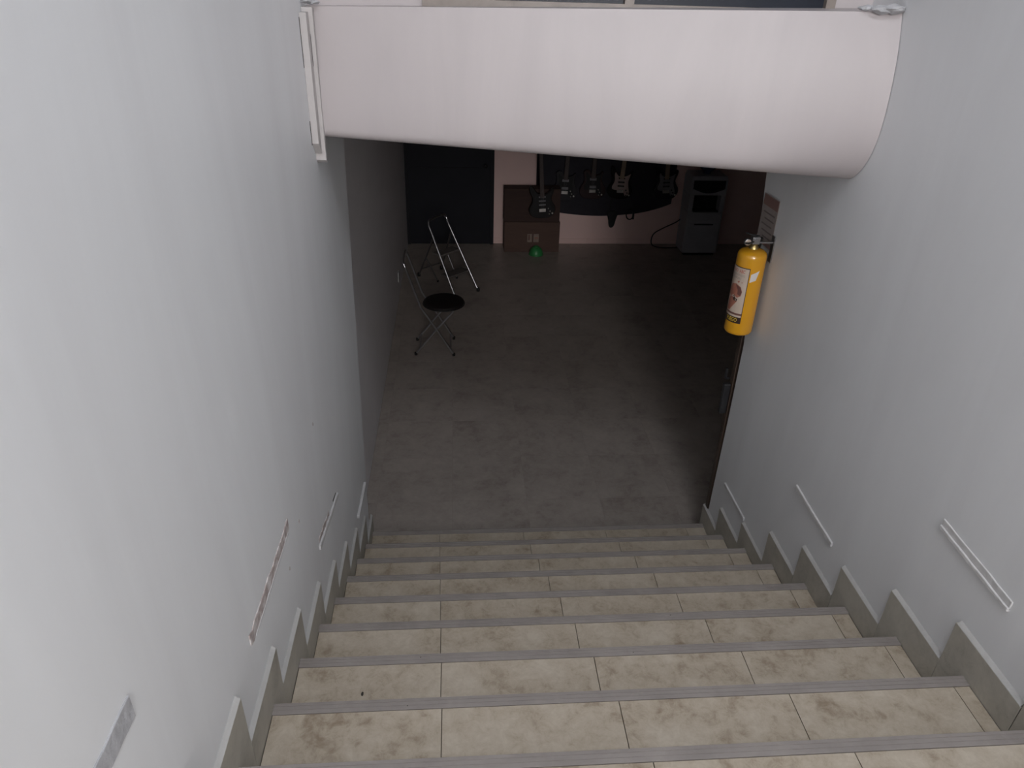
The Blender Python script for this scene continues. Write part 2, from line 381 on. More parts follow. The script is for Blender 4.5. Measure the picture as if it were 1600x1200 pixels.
bko = bk.build('wall_bulkhead', M['bulk']); struct(bko, 'white curved bulkhead hanging across the stairwell')
try:
    bko.data.set_sharp_from_angle(angle=R(40))
except Exception: pass
# lumps of torn filler at both top corners
for (x, y, z, r) in ((2.06, 1.665, 3.20, 0.030), (2.10, 1.66, 3.205, 0.035), (2.02, 1.69, 3.203, 0.022), (0.035, 1.955, 3.165, 0.022), (0.016, 1.93, 3.17, 0.018)):
    bm = bmesh.new(); bmesh.ops.create_icosphere(bm, subdivisions=2, radius=r)
    for q in bm.verts: q.co = Vector((x + q.co.x * 1.3 * random.uniform(.7, 1.25), y + q.co.y * random.uniform(.6, 1.2), z + q.co.z * 0.45 * random.uniform(.6, 1.3)))
    me = bpy.data.meshes.new('filler_lump'); bm.to_mesh(me); bm.free(); me.materials.append(M['scar_grey'])
    link('filler_lump', me, bko)
# --- wall and interior window standing on the bulkhead
uw = empty('wall_upper', (1.07, 2.1, 3.15)); struct(uw, 'wall above the bulkhead around the dark window')
def upy(x): return 2.045 - 0.07 * x
def slab(name, x0, x1, z0, z1, d0, d1, m, par):
    MB().prism([(x0, upy(x0) + d0), (x1, upy(x1) + d0), (x1, upy(x1) + d1), (x0, upy(x0) + d1)], z0, z1, 'z').build(name, m, par)
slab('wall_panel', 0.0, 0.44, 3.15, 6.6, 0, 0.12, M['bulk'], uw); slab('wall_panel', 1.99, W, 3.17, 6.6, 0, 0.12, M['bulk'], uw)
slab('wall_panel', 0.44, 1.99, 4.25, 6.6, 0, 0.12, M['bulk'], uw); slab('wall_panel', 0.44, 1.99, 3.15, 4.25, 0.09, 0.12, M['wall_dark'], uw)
w1 = empty('window_1', (1.2, 2.0, 3.15)); struct(w1, 'dark glass window in an bronze-grey frame above the bulkhead')
slab('frame_rail', 0.44, 1.99, 3.160, 3.186, -0.03, 0.03, M['bronze'], w1); slab('frame_rail', 0.44, 1.99, 4.21, 4.25, -0.03, 0.03, M['bronze'], w1)
slab('frame_stile', 0.44, 0.475, 3.186, 4.21, -0.03, 0.03, M['bronze'], w1); slab('frame_stile', 1.955, 1.99, 3.186, 4.21, -0.03, 0.03, M['bronze'], w1)
slab('frame_stile', 1.20, 1.235, 3.186, 4.21, -0.03, 0.03, M['bronze'], w1)
slab('pane', 0.475, 1.20, 3.186, 4.21, -0.004, 0.004, M['glass_dark'], w1); slab('pane', 1.235, 1.955, 3.186, 4.21, -0.004, 0.004, M['glass_dark'], w1)
# --- battens where the bulkhead meets the left wall
t1 = empty('trim_1', (0, 1.93, 2.6)); struct(t1, 'pair of thin white battens closing the bulkhead on the left wall')
def batten(x0, x1, y0, y1, z0, z1, cut, m):
    MB().prism([(y0, z1), (y1, z1), (y1, z0), (y0, z0 + cut)], x0, x1, 'x').build('batten', m, t1, bevel=0.0015)
batten(0.0, 0.026, 1.866, 1.915, 2.625, 3.135, 0.05, M['batten'])
batten(0.0, 0.040, 1.920, 1.945, 2.585, 3.150, 0.015, M['batten'])
MB().box(0.0, 0.0012, 1.858, 1.866, 2.67, 2.76).build('gap', M['gap'], t1)
MB().box(0.0, 0.0012, 1.860, 1.866, 2.95, 3.12).build('gap', M['gap'], t1)
MB().box(0.0262, 0.0268, 1.910, 1.9145, 2.95, 3.06).build('gap', M['gap'], t1)
# --- plaster ridges and scars left on the walls
def scar(wall, x, pts, m, thick, name):
    """pts: outline (y,z) on the wall face"""
    a, b = (x - 0.002, x + thick) if x < 1 else (x - thick, x + 0.002)
    MB().prism(pts, a, b, 'x').build(name, m, wall, bevel=min(0.002, thick * .4))
def strip(y0, z0, y1, z1, wd, jag=0.0, n=10, seed=1):
    rn = random.Random(seed); top = []; bot = []
    for k in range(n + 1):
        t = k / n; y = y0 + (y1 - y0) * t; z = z0 + (z1 - z0) * t
        top.append((y, z + wd / 2 + rn.uniform(-jag, jag))); bot.append((y, z - wd / 2 + rn.uniform(-jag, jag)))
    return top + bot[::-1]
scar(wl, 0.0, strip(-0.60, 2.212, -0.290, 2.197, 0.050, 0.002, 6, 1), M['scar_grey'], 0.003, 'bare_strip')
scar(wl, 0.0, strip(0.255, 1.722, 0.755, 1.702, 0.040, 0.006, 18, 2), M['scar'], 0.003, 'chipped_strip')
scar(wl, 0.0, strip(0.30, 1.697, 0.74, 1.680, 0.008, 0.002, 10, 3), M['ridge'], 0.004, 'plaster_ridge')
scar(wl, 0.0, strip(1.12, 1.268, 1.58, 1.175, 0.022, 0.003, 10, 4), M['ridge'], 0.007, 'plaster_ridge')
scar(wl, 0.0, strip(1.13, 1.292, 1.36, 1.247, 0.022, 0.006, 10, 5), M['scar'], 0.002, 'chipped_strip')
scar(wl, 0.0, strip(1.47, 1.222, 1.55, 1.206, 0.006, 0.002, 5, 15), M['gap'], 0.001, 'crack')
scar(wl, 0.0, strip(2.03, 0.66, 2.36, 0.64, 0.018, 0.002, 6, 6), M['ridge'], 0.014, 'plaster_ridge')
scar(wr, W, strip(1.14, 1.190, 1.525, 1.205, 0.022, 0.0015, 10, 7), M['ridge'], 0.008, 'plaster_ridge')
scar(wr, W, strip(0.275, 1.737, 0.625, 1.752, 0.034, 0.0015, 10, 8), M['ridge'], 0.004, 'plaster_ridge')
scar(wr, W, strip(0.275, 1.722, 0.625, 1.737, 0.014, 0.001, 10, 9), M['ridge'], 0.009, 'plaster_ridge')
scar(wr, W, strip(1.95, 0.645, 2.28, 0.640, 0.022, 0.0015, 10, 10), M['ridge'], 0.009, 'plaster_ridge')
for (x, y, z) in ((0.0, 0.27, 1.72), (0.0, 0.89, 1.60), (0.0, 1.28, 1.75), (0.0, 0.70, 1.56)):
    scar(wl, x, [(y + 0.006 * math.cos(a), z + 0.008 * math.sin(a)) for a in (0, 1, 2, 3, 4, 5)], M['scar'], 0.001, 'paint_chip')
# --- dark wooden jamb at the right foot of the stairs with its latch
t2 = empty('trim_2', (W, 2.5, 0)); struct(t2, 'dark wooden door jamb at the foot of the right wall')
MB().box(W - 0.004, W + 0.05, 2.455, 2.50, 0.0, 2.15, 0.003).build('jamb', M['wood_dark'], t2)
MB().box(W - 0.045, W - 0.004, 2.465, 2.495, 1.02, 1.22, 0.006).build('latch_box', M['blackmet'], t2)
MB().tube([(W - 0.03, 2.47, 1.26), (W - 0.05, 2.46, 1.27), (W - 0.05, 2.46, 1.33)], 0.008).build('latch_lever', M['blackmet'], t2)
# --- black doorway on the back wall
d1 = empty('door_1', (0.48, 8.5, 0)); struct(d1, 'near-black door at the far left of the back wall')
def bslab(name, x0, x1, z0, z1, d0, d1_, m, par):
    MB().prism([(x0, by(x0) - d0), (x1, by(x1) - d0), (x1, by(x1) - d1_), (x0, by(x0) - d1_)], z0, z1, 'z').build(name, m, par)
bslab('door_leaf', -0.06, 1.00, 0.005, 2.15, 0.035, 0.0, M['door_dark'], d1)
bslab('door_frame', 1.00, 1.045, 0.0, 2.20, 0.05, 0.0, M['frame_dark'], d1); bslab('door_frame', -0.10, -0.06, 0.0, 2.20, 0.05, 0.0, M['frame_dark'], d1)
bslab('door_frame', -0.06, 1.00, 2.155, 2.20, 0.05, 0.0, M['frame_dark'], d1)
bslab('panel', 0.06, 0.88, 1.15, 2.03, 0.045, 0.034, M['door_dark'], d1); bslab('panel', 0.06, 0.88, 0.14, 1.02, 0.045, 0.034, M['door_dark'], d1)
MB().lathe([(0.012, 0.0), (0.012, -0.03), (0.026, -0.04), (0.026, -0.065), (0.0, -0.07)], (0.93, by(.93) - 0.03, 1.05), 14, 'y').build('door_knob', M['blackmet'], d1)

# ================================================================== THINGS
# ---------------------------------------------------------------- fire extinguisher
EX, EY, EZ0, EZ1, ER = W - 0.098, 2.312, 1.638, 2.085, 0.073
ex = empty('fire_extinguisher', (EX, EY, EZ0))
tag(ex, 'yellow fire extinguisher hanging on the right wall at the stair foot', 'fire extinguisher')
bod = MB().lathe([(0.0, EZ0 + 0.006), (ER * 0.80, EZ0), (ER * 0.95, EZ0 + 0.006), (ER, EZ0 + 0.018), (ER, EZ1 - 0.026), (ER * 0.975, EZ1 - 0.014), (ER * 0.90, EZ1 - 0.004), (ER * 0.72, EZ1 + 0.006), (ER * 0.40, EZ1 + 0.012), (0.0, EZ1 + 0.013)], (EX, EY, 0), 40).build('cylinder', M['yellow'], ex)
MB().lathe([(0.024, EZ1 + 0.006), (0.024, EZ1 + 0.022), (0.019, EZ1 + 0.026), (0.019, EZ1 + 0.040), (0.0, EZ1 + 0.041)], (EX, EY, 0), 18).build('neck_ring', M['brass'], ex)
va = MB().box(EX - 0.020, EX + 0.020, EY - 0.020, EY + 0.020, EZ1 + 0.036, EZ1 + 0.075, 0.004).build('valve', M['steel'], ex)
def lever(z0, z1, L, name):
    s = MB(); 
    s.prism([(-0.02, z0), (L * 0.4, z0 + (z1 - z0) * .35), (L, z1), (L, z1 + 0.007), (L * .4, z0 + (z1 - z0) * .35 + 0.008), (-0.02, z0 + 0.008)], -0.010, 0.010, 'y')
    a = R(215); s.v = [(EX + x * math.cos(a) - y * math.sin(a), EY + x * math.sin(a) + y * math.cos(a), z) for x, y, z in s.v]
    s.build(name, M['blackmet'], ex)
lever(EZ1 + 0.070, EZ1 + 0.100, 0.075, 'squeeze_lever'); lever(EZ1 + 0.050, EZ1 + 0.046, 0.065, 'carry_handle')
ga = MB().lathe([(0.018, 0.0), (0.018, -0.014), (0.015, -0.017), (0.0, -0.0175)], (EX - 0.045, EY - 0.012, EZ1 + 0.052), 16, 'y').build('gauge', M['steel'], ex)
MB().lathe([(0.014, -0.0178), (0.0, -0.0182)], (EX - 0.045, EY - 0.012, EZ1 + 0.052), 16, 'y').build('dial', M['cream'], ga)
MB().tube([(EX - 0.03, EY - 0.008, EZ1 + 0.052), (EX - 0.012, EY - 0.004, EZ1 + 0.052)], 0.006).build('gauge_stem', M['brass'], ex)
MB().tube(spline([(EX + 0.02, EY, EZ1 + 0.055), (EX + 0.045, EY + 0.03, EZ1 + 0.05), (EX + 0.055, EY + 0.075, EZ1 - 0.03), (EX + 0.05, EY + 0.088, EZ1 - 0.16), (EX + 0.05, EY + 0.088, EZ1 - 0.26)], 5, False), 0.009, 10).build('hose', M['blackrub'], ex)
MB().tube([(EX - 0.005, EY - 0.03, EZ1 + 0.066), (EX - 0.005, EY + 0.035, EZ1 + 0.066)], 0.0025).build('safety_pin', M['steel'], ex)
br = MB().box(W - 0.006, W - 0.0005, EY - 0.018, EY + 0.018, EZ1 - 0.06, EZ1 + 0.075, 0.001).box(EX + 0.015, W - 0.004, EY - 0.008, EY + 0.008, EZ1 + 0.040, EZ1 + 0.048).build('wall_hook', M['steel'], ex)
# the sticker wraps round the cylinder; its print is flat ink on that sticker
LA, LZ0, LZ1, LH = R(198), EZ0 + 0.072, EZ1 - 0.072, R(54)
def wrap(poly, lift, m, name, par, n=24):
    """poly in (s, t): s -1..1 across the sticker, t 0..1 up; subdivided and bent round the cylinder"""
    me = bpy.data.meshes.new(name); bm = bmesh.new()
    bm.faces.new([bm.verts.new((s, t, 0)) for s, t in poly])
    smin = min(p[0] for p in poly); smax = max(p[0] for p in poly)
    k = max(1, int((smax - smin) / 2 * n))
    for q in range(1, k):
        c = smin + (smax - smin) * q / k
        bmesh.ops.bisect_plane(bm, geom=bm.verts[:] + bm.edges[:] + bm.faces[:], plane_co=(c, 0, 0), plane_no=(1, 0, 0))
    bend(bm, lift); bm.to_mesh(me); bm.free(); me.materials.append(m)
    return link(name, me, par)
def bend(bm, lift):
    for q in bm.verts:
        a = LA + q.co.x * LH; r = ER + lift     # s=+1 is the edge nearer the camera
        q.co = Vector((EX + r * math.cos(a), EY + r * math.sin(a), LZ0 + (LZ1 - LZ0) * q.co.y))
    bmesh.ops.recalc_face_normals(bm, faces=bm.faces[:])
def rect(s0, s1, t0, t1): return [(s0, t0), (s1, t0), (s1, t1), (s0, t1)]
lab = wrap(rect(-1, 1, 0, 1), 0.0006, M['ink'], 'sticker', ex)
wrap(rect(-0.95, 0.95, 0.115, 0.985), 0.0009, M['cream'], 'sticker_face', lab)
def text(s, size, sc, tc, m, lift=0.0013):
    cu = bpy.data.curves.new('print', 'FONT'); cu.body = s; cu.size = 1.0; cu.align_x = 'CENTER'; cu.align_y = 'CENTER'; cu.resolution_u = 2
    o = bpy.data.objects.new('print', cu); COL.objects.link(o)
    dg = bpy.context.evaluated_depsgraph_get(); me0 = o.evaluated_get(dg).to_mesh()
    bm = bmesh.new(); bm.from_mesh(me0); o.evaluated_get(dg).to_mesh_clear(); bpy.data.objects.remove(o); bpy.data.curves.remove(cu)
    asp = (LZ1 - LZ0) / (ER * LH)
    for q in bm.verts: q.co = Vector((sc + q.co.x * size * asp * 0.62, tc + q.co.y * size, 0))
    bend(bm, lift); me = bpy.data.meshes.new('print'); bm.to_mesh(me); bm.free(); me.materials.append(m)
    return link('print', me, lab)
text('POLVO  ABC', 0.085, 0.0, 0.925, M['ink_red'])
text('EXTINTOR DE FUEGO', 0.052, 0.0, 0.855, M['ink_grey']); text('RECARGABLE', 0.052, 0.05, 0.800, M['ink_grey'])
wrap([(0.2, 0.74), (0.32, 0.72), (0.40, 0.745), (0.34, 0.765)], 0.0012, M['ink_brown'], 'print', lab)
wrap([(0.5, 0.735), (0.62, 0.73), (0.6, 0.75)], 0.0012, M['ink_brown'], 'print', lab)
# brown picture: a fist holding a dark nozzle
wrap([(-0.55, 0.56), (-0.30, 0.67), (0.15, 0.70), (0.55, 0.66), (0.70, 0.58), (0.66, 0.50), (0.40, 0.46), (0.05, 0.50), (-0.20, 0.45), (-0.5, 0.47)], 0.0012, M['ink_brown'], 'print', lab)
wrap([(0.1, 0.69), (0.55, 0.65), (0.70, 0.57), (0.60, 0.50), (0.38, 0.52), (0.35, 0.60)], 0.0014, M['ink_brown2'], 'print', lab)
wrap([(-0.45, 0.20), (-0.10, 0.20), (0.12, 0.28), (0.45, 0.40), (0.20, 0.44), (-0.25, 0.46), (-0.40, 0.36)], 0.0012, M['ink_brown'], 'print', lab)
wrap([(0.0, 0.47), (0.16, 0.50), (0.30, 0.44), (0.46, 0.44), (0.40, 0.39), (0.14, 0.40)], 0.0016, M['ink'], 'print', lab)
wrap([(0.08, 0.475), (0.15, 0.485), (0.18, 0.455), (0.10, 0.45)], 0.0018, M['cream'], 'print', lab)
wrap([(0.28, 0.425), (0.37, 0.425), (0.36, 0.405), (0.28, 0.405)], 0.0018, M['cream'], 'print', lab)
wrap(rect(-0.95, 0.95, 0.150, 0.185), 0.0012, M['ink_brown2'], 'print', lab)
text('FUEGO', 0.105, 0.25, 0.058, M['ink_yel'])
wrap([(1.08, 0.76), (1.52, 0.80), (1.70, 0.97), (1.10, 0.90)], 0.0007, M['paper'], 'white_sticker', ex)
# ---------------------------------------------------------------- notice above it
nt = empty('wall_notice', (W, 2.41, 2.2)); tag(nt, 'small faded paper notice on the wall above the extinguisher', 'notice')
def nslab(name, y0, y1, z0, z1, d0, d1_, m, par=None):   # sheet; far edge lifts off the wall a little
    def X(y): return W - 0.003 - 0.06 * (y - 2.325)
    MB().prism([(X(y0) - d0, y0), (X(y1) - d0, y1), (X(y1) - d1_, y1), (X(y0) - d1_, y0)], z0, z1, 'z').build(name, m, par or nt)
nslab('sheet', 2.325, 2.495, 2.080, 2.330, 0.0, 0.002, M['poster'])
nslab('heading_band', 2.328, 2.492, 2.275, 2.326, 0.002, 0.0026, M['poster_red'])
nslab('footer_band', 2.328, 2.492, 2.083, 2.102, 0.002, 0.0026, M['poster_red'])
for k, (a, b) in enumerate(((2.345, 2.47), (2.345, 2.45), (2.36, 2.475), (2.345, 2.46), (2.35, 2.44))):
    nslab('print_line', a, b, 2.240 - k * 0.030, 2.247 - k * 0.030, 0.002, 0.0026, M['poster_line'])
# ---------------------------------------------------------------- folding chair with round seat
ch = empty('folding_chair', (0.36, 5.37, 0)); tag(ch, 'folding chair of thin chrome tubes with a round black seat', 'chair')
def lerp(a, b, t): return tuple(a[k] + (b[k] - a[k]) * t for k in range(3))
YN, YF = 5.19, 5.55
T = (0.075, 0.0, 0.93); B = (0.515, 0.0, 0.012); K = (0.215, 0.0, 0.50)
back_l = lambda y: [(T[0], y, T[2]), (K[0], y, K[2]), (B[0], y, B[2])]
for y in (YN, YF):
    MB().tube([(0.10, y, 0.865), (0.215, y, 0.505), (0.36, y, 0.275), (0.515, y, 0.014)], 0.0105).build('back_leg', M['chrome'], ch)
    MB().tube([(0.515, y + (0.022 if y == YN else -0.022), 0.455), (0.36, y + (0.022 if y == YN else -0.022), 0.275), (0.152, y + (0.022 if y == YN else -0.022), 0.014)], 0.0105).build('front_leg', M['chrome'], ch)
    for px in (0.515, 0.152):
        yy = y if px > .4 else y + (0.022 if y == YN else -0.022)
        MB().lathe([(0.014, 0.0), (0.015, 0.02), (0.012, 0.028), (0.0, 0.029)], (px, yy, 0.0), 12).build('foot_cap', M['blackrub'], ch)
MB().tube(spline([(0.10, YN, 0.865), (0.082, YN + 0.005, 0.915), (0.072, YN + 0.05, 0.945), (0.072, YF - 0.05, 0.945), (0.082, YF - 0.005, 0.915), (0.10, YF, 0.865)], 6, False), 0.0105).build('back_bow', M['chrome'], ch)
MB().tube([(0.485, YN, 0.065), (0.485, YF, 0.065)], 0.008).build('stretcher', M['chrome'], ch)
MB().tube([(0.195, YN + .022, 0.068), (0.195, YF - .022, 0.068)], 0.008).build('stretcher', M['chrome'], ch)
MB().tube([(0.515, YN + .022, 0.452), (0.515, YF - .022, 0.452)], 0.008).build('seat_rail', M['chrome'], ch)
se = MB().lathe([(0.0, 0.452), (0.180, 0.452), (0.194, 0.458), (0.198, 0.470), (0.190, 0.484), (0.165, 0.492), (0.0, 0.496)], (0.425, 5.40, 0), 36).build('seat', M['vinyl'], ch)
MB().tube([(0.425 + 0.1985 * math.cos(a), 5.40 + 0.1985 * math.sin(a), 0.460) for a in [2 * math.pi * k / 36 for k in range(36)]], 0.0045, 8, True).build('piping', M['blackrub'], se)
# ---------------------------------------------------------------- folding step stool behind it
la = empty('step_ladder', (0.45, 6.9, 0)); tag(la, 'chrome folding step ladder with a bowed handle behind the round-seat chair', 'ladder')
FL, FR = (0.535, 6.555, 0.012), (0.794, 6.796, 0.012); TL, TR = (0.268, 6.84, 0.70), (0.462, 7.05, 0.72)
RL, RR_ = (0.095, 7.27, 0.012), (0.36, 7.50, 0.012)
# far right top is fixed by symmetry about the ladder's own axis
JL, JR = lerp(FL, TL, 0.90), lerp(FR, TR, 0.90)
for a, b in ((FL, TL), (FR, TR)): MB().tube([a, b], 0.0125).build('front_leg', M['chrome'], la)
MB().tube(spline([TL, (0.245, 6.868, 0.765), (0.262, 6.905, 0.806), (0.39, 7.04, 0.824), (0.432, 7.078, 0.795), TR], 6, False), 0.0125).build('handle_bow', M['chrome'], la)
for a, b in ((RL, JL), (RR_, JR)): MB().tube([a, b], 0.010).build('rear_leg', M['steel'], la)
for p in (FL, FR, RL, RR_): MB().lathe([(0.018, 0.0), (0.019, 0.03), (0.015, 0.042), (0.0, 0.043)], (p[0], p[1], 0), 12).build('foot_cap', M['blackrub'], la)
for t in (0.30, 0.62):     # rubber-covered treads between the legs, reaching back
    a, b = lerp(FL, TL, t), lerp(FR, TR, t); dv = Vector((-0.68, 0.73, 0)) * 0.13
    q = [Vector(a), Vector(b), Vector(b) + dv, Vector(a) + dv]; zt = (a[2] + b[2]) / 2
    s = MB().prism([(p.x, p.y) for p in q], zt - 0.012, zt + 0.012, 'z'); s.build('tread', M['tread_grey'], la, bevel=0.003)
for (r0, r1, f0) in ((RL, JL, (0.325, 7.08, 0.0)), (RR_, JR, (0.55, 7.19, 0.0))):
    m_ = lerp(r0, r1, 0.50); MB().tube([m_, (f0[0], f0[1], 0.012)], 0.007).build('support_strut', M['steel'], la)
    MB().lathe([(0.012, 0.0), (0.012, 0.022), (0.0, 0.023)], f0, 10).build('foot_cap', M['blackrub'], la)
MB().tube([lerp(RL, JL, 0.18), lerp(RR_, JR, 0.18)], 0.007).build('stretcher', M['steel'], la)
# ---------------------------------------------------------------- cardboard boxes
def carton(name, label, x0, x1, y0, y1, z0, z1, m, rz=0.0):
    c = empty(name, ((x0 + x1) / 2, (y0 + y1) / 2, z0)); tag(c, label, 'box', 'cardboard boxes against the back wall')
    t = 0.004
    s = MB(); s.box(x0, x1, y0, y0 + t, z0, z1); s.box(x0, x1, y1 - t, y1, z0, z1); s.box(x0, x0 + t, y0 + t, y1 - t, z0, z1); s.box(x1 - t, x1, y0 + t, y1 - t, z0, z1); s.box(x0 + t, x1 - t, y0 + t, y1 - t, z0, z0 + t)
    s.build('body', m, c)
    ym = (y0 + y1) / 2
    MB().box(x0 + t, x1 - t, y0 + .001, ym - 0.001, z1 - t, z1 + .001).build('flap', m, c); MB().box(x0 + t, x1 - t, ym + 0.001, y1 - .001, z1 - t, z1 + .001).build('flap', m, c)
    MB().box(x0 + 0.01, x1 - 0.01, ym - 0.025, ym + 0.025, z1 + .001, z1 + 0.0016).build('tape', M['tape'] if m is M['card'] else m, c)
    return c
c1 = carton('cardboard_box', 'brown cardboard box with a pale label standing on the floor', 1.172, 1.895, 8.130, 8.400, 0.001, 0.400, M['card'])
MB().box(1.475, 1.535, 8.1285, 8.130, 0.135, 0.245).build('paper_label', M['tape'], c1); MB().box(1.555, 1.625, 8.1285, 8.130, 0.135, 0.245).build('paper_label', M['tape'], c1)
MB().box(1.487, 1.505, 8.1275, 8.1285, 0.16, 0.235).build('print_block', M['ink_brown2'], c1); MB().box(1.565, 1.615, 8.1275, 8.1285, 0.185, 0.20).build('print_block', M['ink_brown'], c1)
c2 = carton('cardboard_box', 'dark brown cardboard box stacked on the labelled box', 1.165, 1.885, 8.150, 8.345, 0.402, 0.825, M['card_dark'])
# green upturned bowl on the floor in front
gb = empty('plastic_bowl', (1.585, 8.03, 0)); tag(gb, 'small green plastic bowl upside down on the floor before the boxes', 'bowl')
MB().lathe([(0.090, 0.001), (0.096, 0.004), (0.096, 0.012), (0.090, 0.016), (0.086, 0.045), (0.070, 0.082), (0.045, 0.100), (0.0, 0.104)], (1.585, 8.03, 0), 28).build('shell', M['green'], gb)
MB().lathe([(0.034, 0.101), (0.034, 0.112), (0.028, 0.112), (0.028, 0.101)], (1.585, 8.03, 0), 24).build('foot_ring', M['green'], gb)
# ---------------------------------------------------------------- water dispenser
wd = empty('water_dispenser', (3.76, 8.15, 0)); tag(wd, 'silver grey water dispenser standing in the dark right corner', 'water dispenser')
X0, X1, Y0, Y1 = 3.52, 3.99, 8.00, 8.33
s = MB(); s.box(X0, X1, Y0 + 0.012, Y1, 0.03, 0.585, 0.015); s.build('lower_cabinet', M['disp'], wd)
MB().box(X0 + 0.03, X1 - 0.03, Y0 + 0.03, Y1 - 0.02, 0.0, 0.03).build('plinth', M['blackrub'], wd)
dr = MB().box(X0 + 0.02, X1 - 0.02, Y0, Y0 + 0.014, 0.05, 0.44, 0.005).build('door', M['disp'], wd)
MB().box(X0 + 0.11, X1 - 0.11, Y0 - 0.004, Y0 + 0.0, 0.415, 0.432).build('door_pull', M['disp_dark'], dr)
MB().box(X0 + 0.02, X1 - 0.02, Y0, Y0 + 0.014, 0.45, 0.58, 0.005).build('front_panel', M['disp'], wd)
al = MB().box(X0, X0 + 0.06, Y0 + 0.01, Y1, 0.586, 0.80, 0.004).build('alcove_cheek', M['disp'], wd)
MB().box(X1 - 0.06, X1, Y0 + 0.01, Y1, 0.586, 0.80, 0.004).build('alcove_cheek', M['disp'], wd)
MB().box(X0 + 0.06, X1 - 0.06, Y0 + 0.14, Y1, 0.586, 0.80).build('alcove_back', M['disp_dark'], wd)
MB().box(X0 + 0.07, X1 - 0.07, Y0 + 0.0, Y0 + 0.14, 0.586, 0.600, 0.003).build('drip_tray', M['disp_dark'], wd)
hd = MB().prism(spline([(X0, 0.80), (X1, 0.80), (X1, 1.00), (X1 - 0.02, 1.045), (X0 + 0.02, 1.045), (X0, 1.00)], 1), Y0 + 0.005, Y1, 'y').build('head', M['disp'], wd, bevel=0.006)
MB().prism([(X0 + 0.03, 0.99)] + [(X0 + 0.03 + (X1 - X0 - .06) * k / 12, 0.885 - 0.055 * math.sin(math.pi * k / 12)) for k in range(13)] + [(X1 - 0.03, 0.99)], Y0 - 0.003, Y0 + 0.005, 'y').build('control_panel', M['disp_dark'], hd)
for k in range(3):
    xx = X0 + 0.14 + 0.095 * k
    tp = MB().lathe([(0.012, 0.0), (0.012, -0.05)], (xx, Y0 + 0.14, 0.755), 12, 'y').box(xx - 0.008, xx + 0.008, Y0 + 0.075, Y0 + 0.095, 0.715, 0.765).build('tap', M['disp_dark'], wd)
MB().lathe([(0.045, 1.045), (0.05, 1.07), (0.10, 1.11), (0.135, 1.16), (0.135, 1.22), (0.128, 1.23), (0.135, 1.24), (0.135, 1.33), (0.128, 1.34), (0.135, 1.35), (0.135, 1.42), (0.11, 1.45), (0.0, 1.45)], ((X0 + X1) / 2, 8.17, 0), 28).build('water_bottle', M['bluebottle'], wd)
MB().tube(spline([(X0 + 0.01, 8.27, 0.42), (X0 - 0.05, 8.29, 0.36), (X0 - 0.22, 8.30, 0.27), (X0 - 0.33, 8.30, 0.19), (X0 - 0.34, 8.31, 0.06), (X0 - 0.25, 8.30, 0.012), (X0 - 0.05, 8.28, 0.012), (X0 + 0.05, 8.30, 0.012)], 6, False), 0.007, 8).build('power_cord', M['blackrub'], wd)
# ---------------------------------------------------------------- guitars on a black display board
bd = empty('display_board', (2.5, 8.38, 0.4)); tag(bd, 'black wall board with a curved lower edge holding the guitars', 'display board')
arc = [(1.60, 0.55), (1.75, 0.47), (1.95, 0.432), (2.2, 0.405), (2.48, 0.395), (2.75, 0.41), (3.0, 0.438), (3.25, 0.50), (3.42, 0.565)]
arc = spline(arc, 4, False)
def bp_(x): return by(x) - 0.004
v = []; nA = len(arc)
pl = arc + [(3.46, 1.95), (1.585, 1.95)]
s = MB(); vv = [(x, bp_(x), z) for x, z in pl] + [(x, bp_(x) - 0.025, z) for x, z in pl]; n = len(pl)
s.add(vv, [tuple(range(n)), tuple(range(2 * n - 1, n - 1, -1))] + [(k, k + n, (k + 1) % n + n, (k + 1) % n) for k in range(n)])
s.build('panel', M['board'], bd)

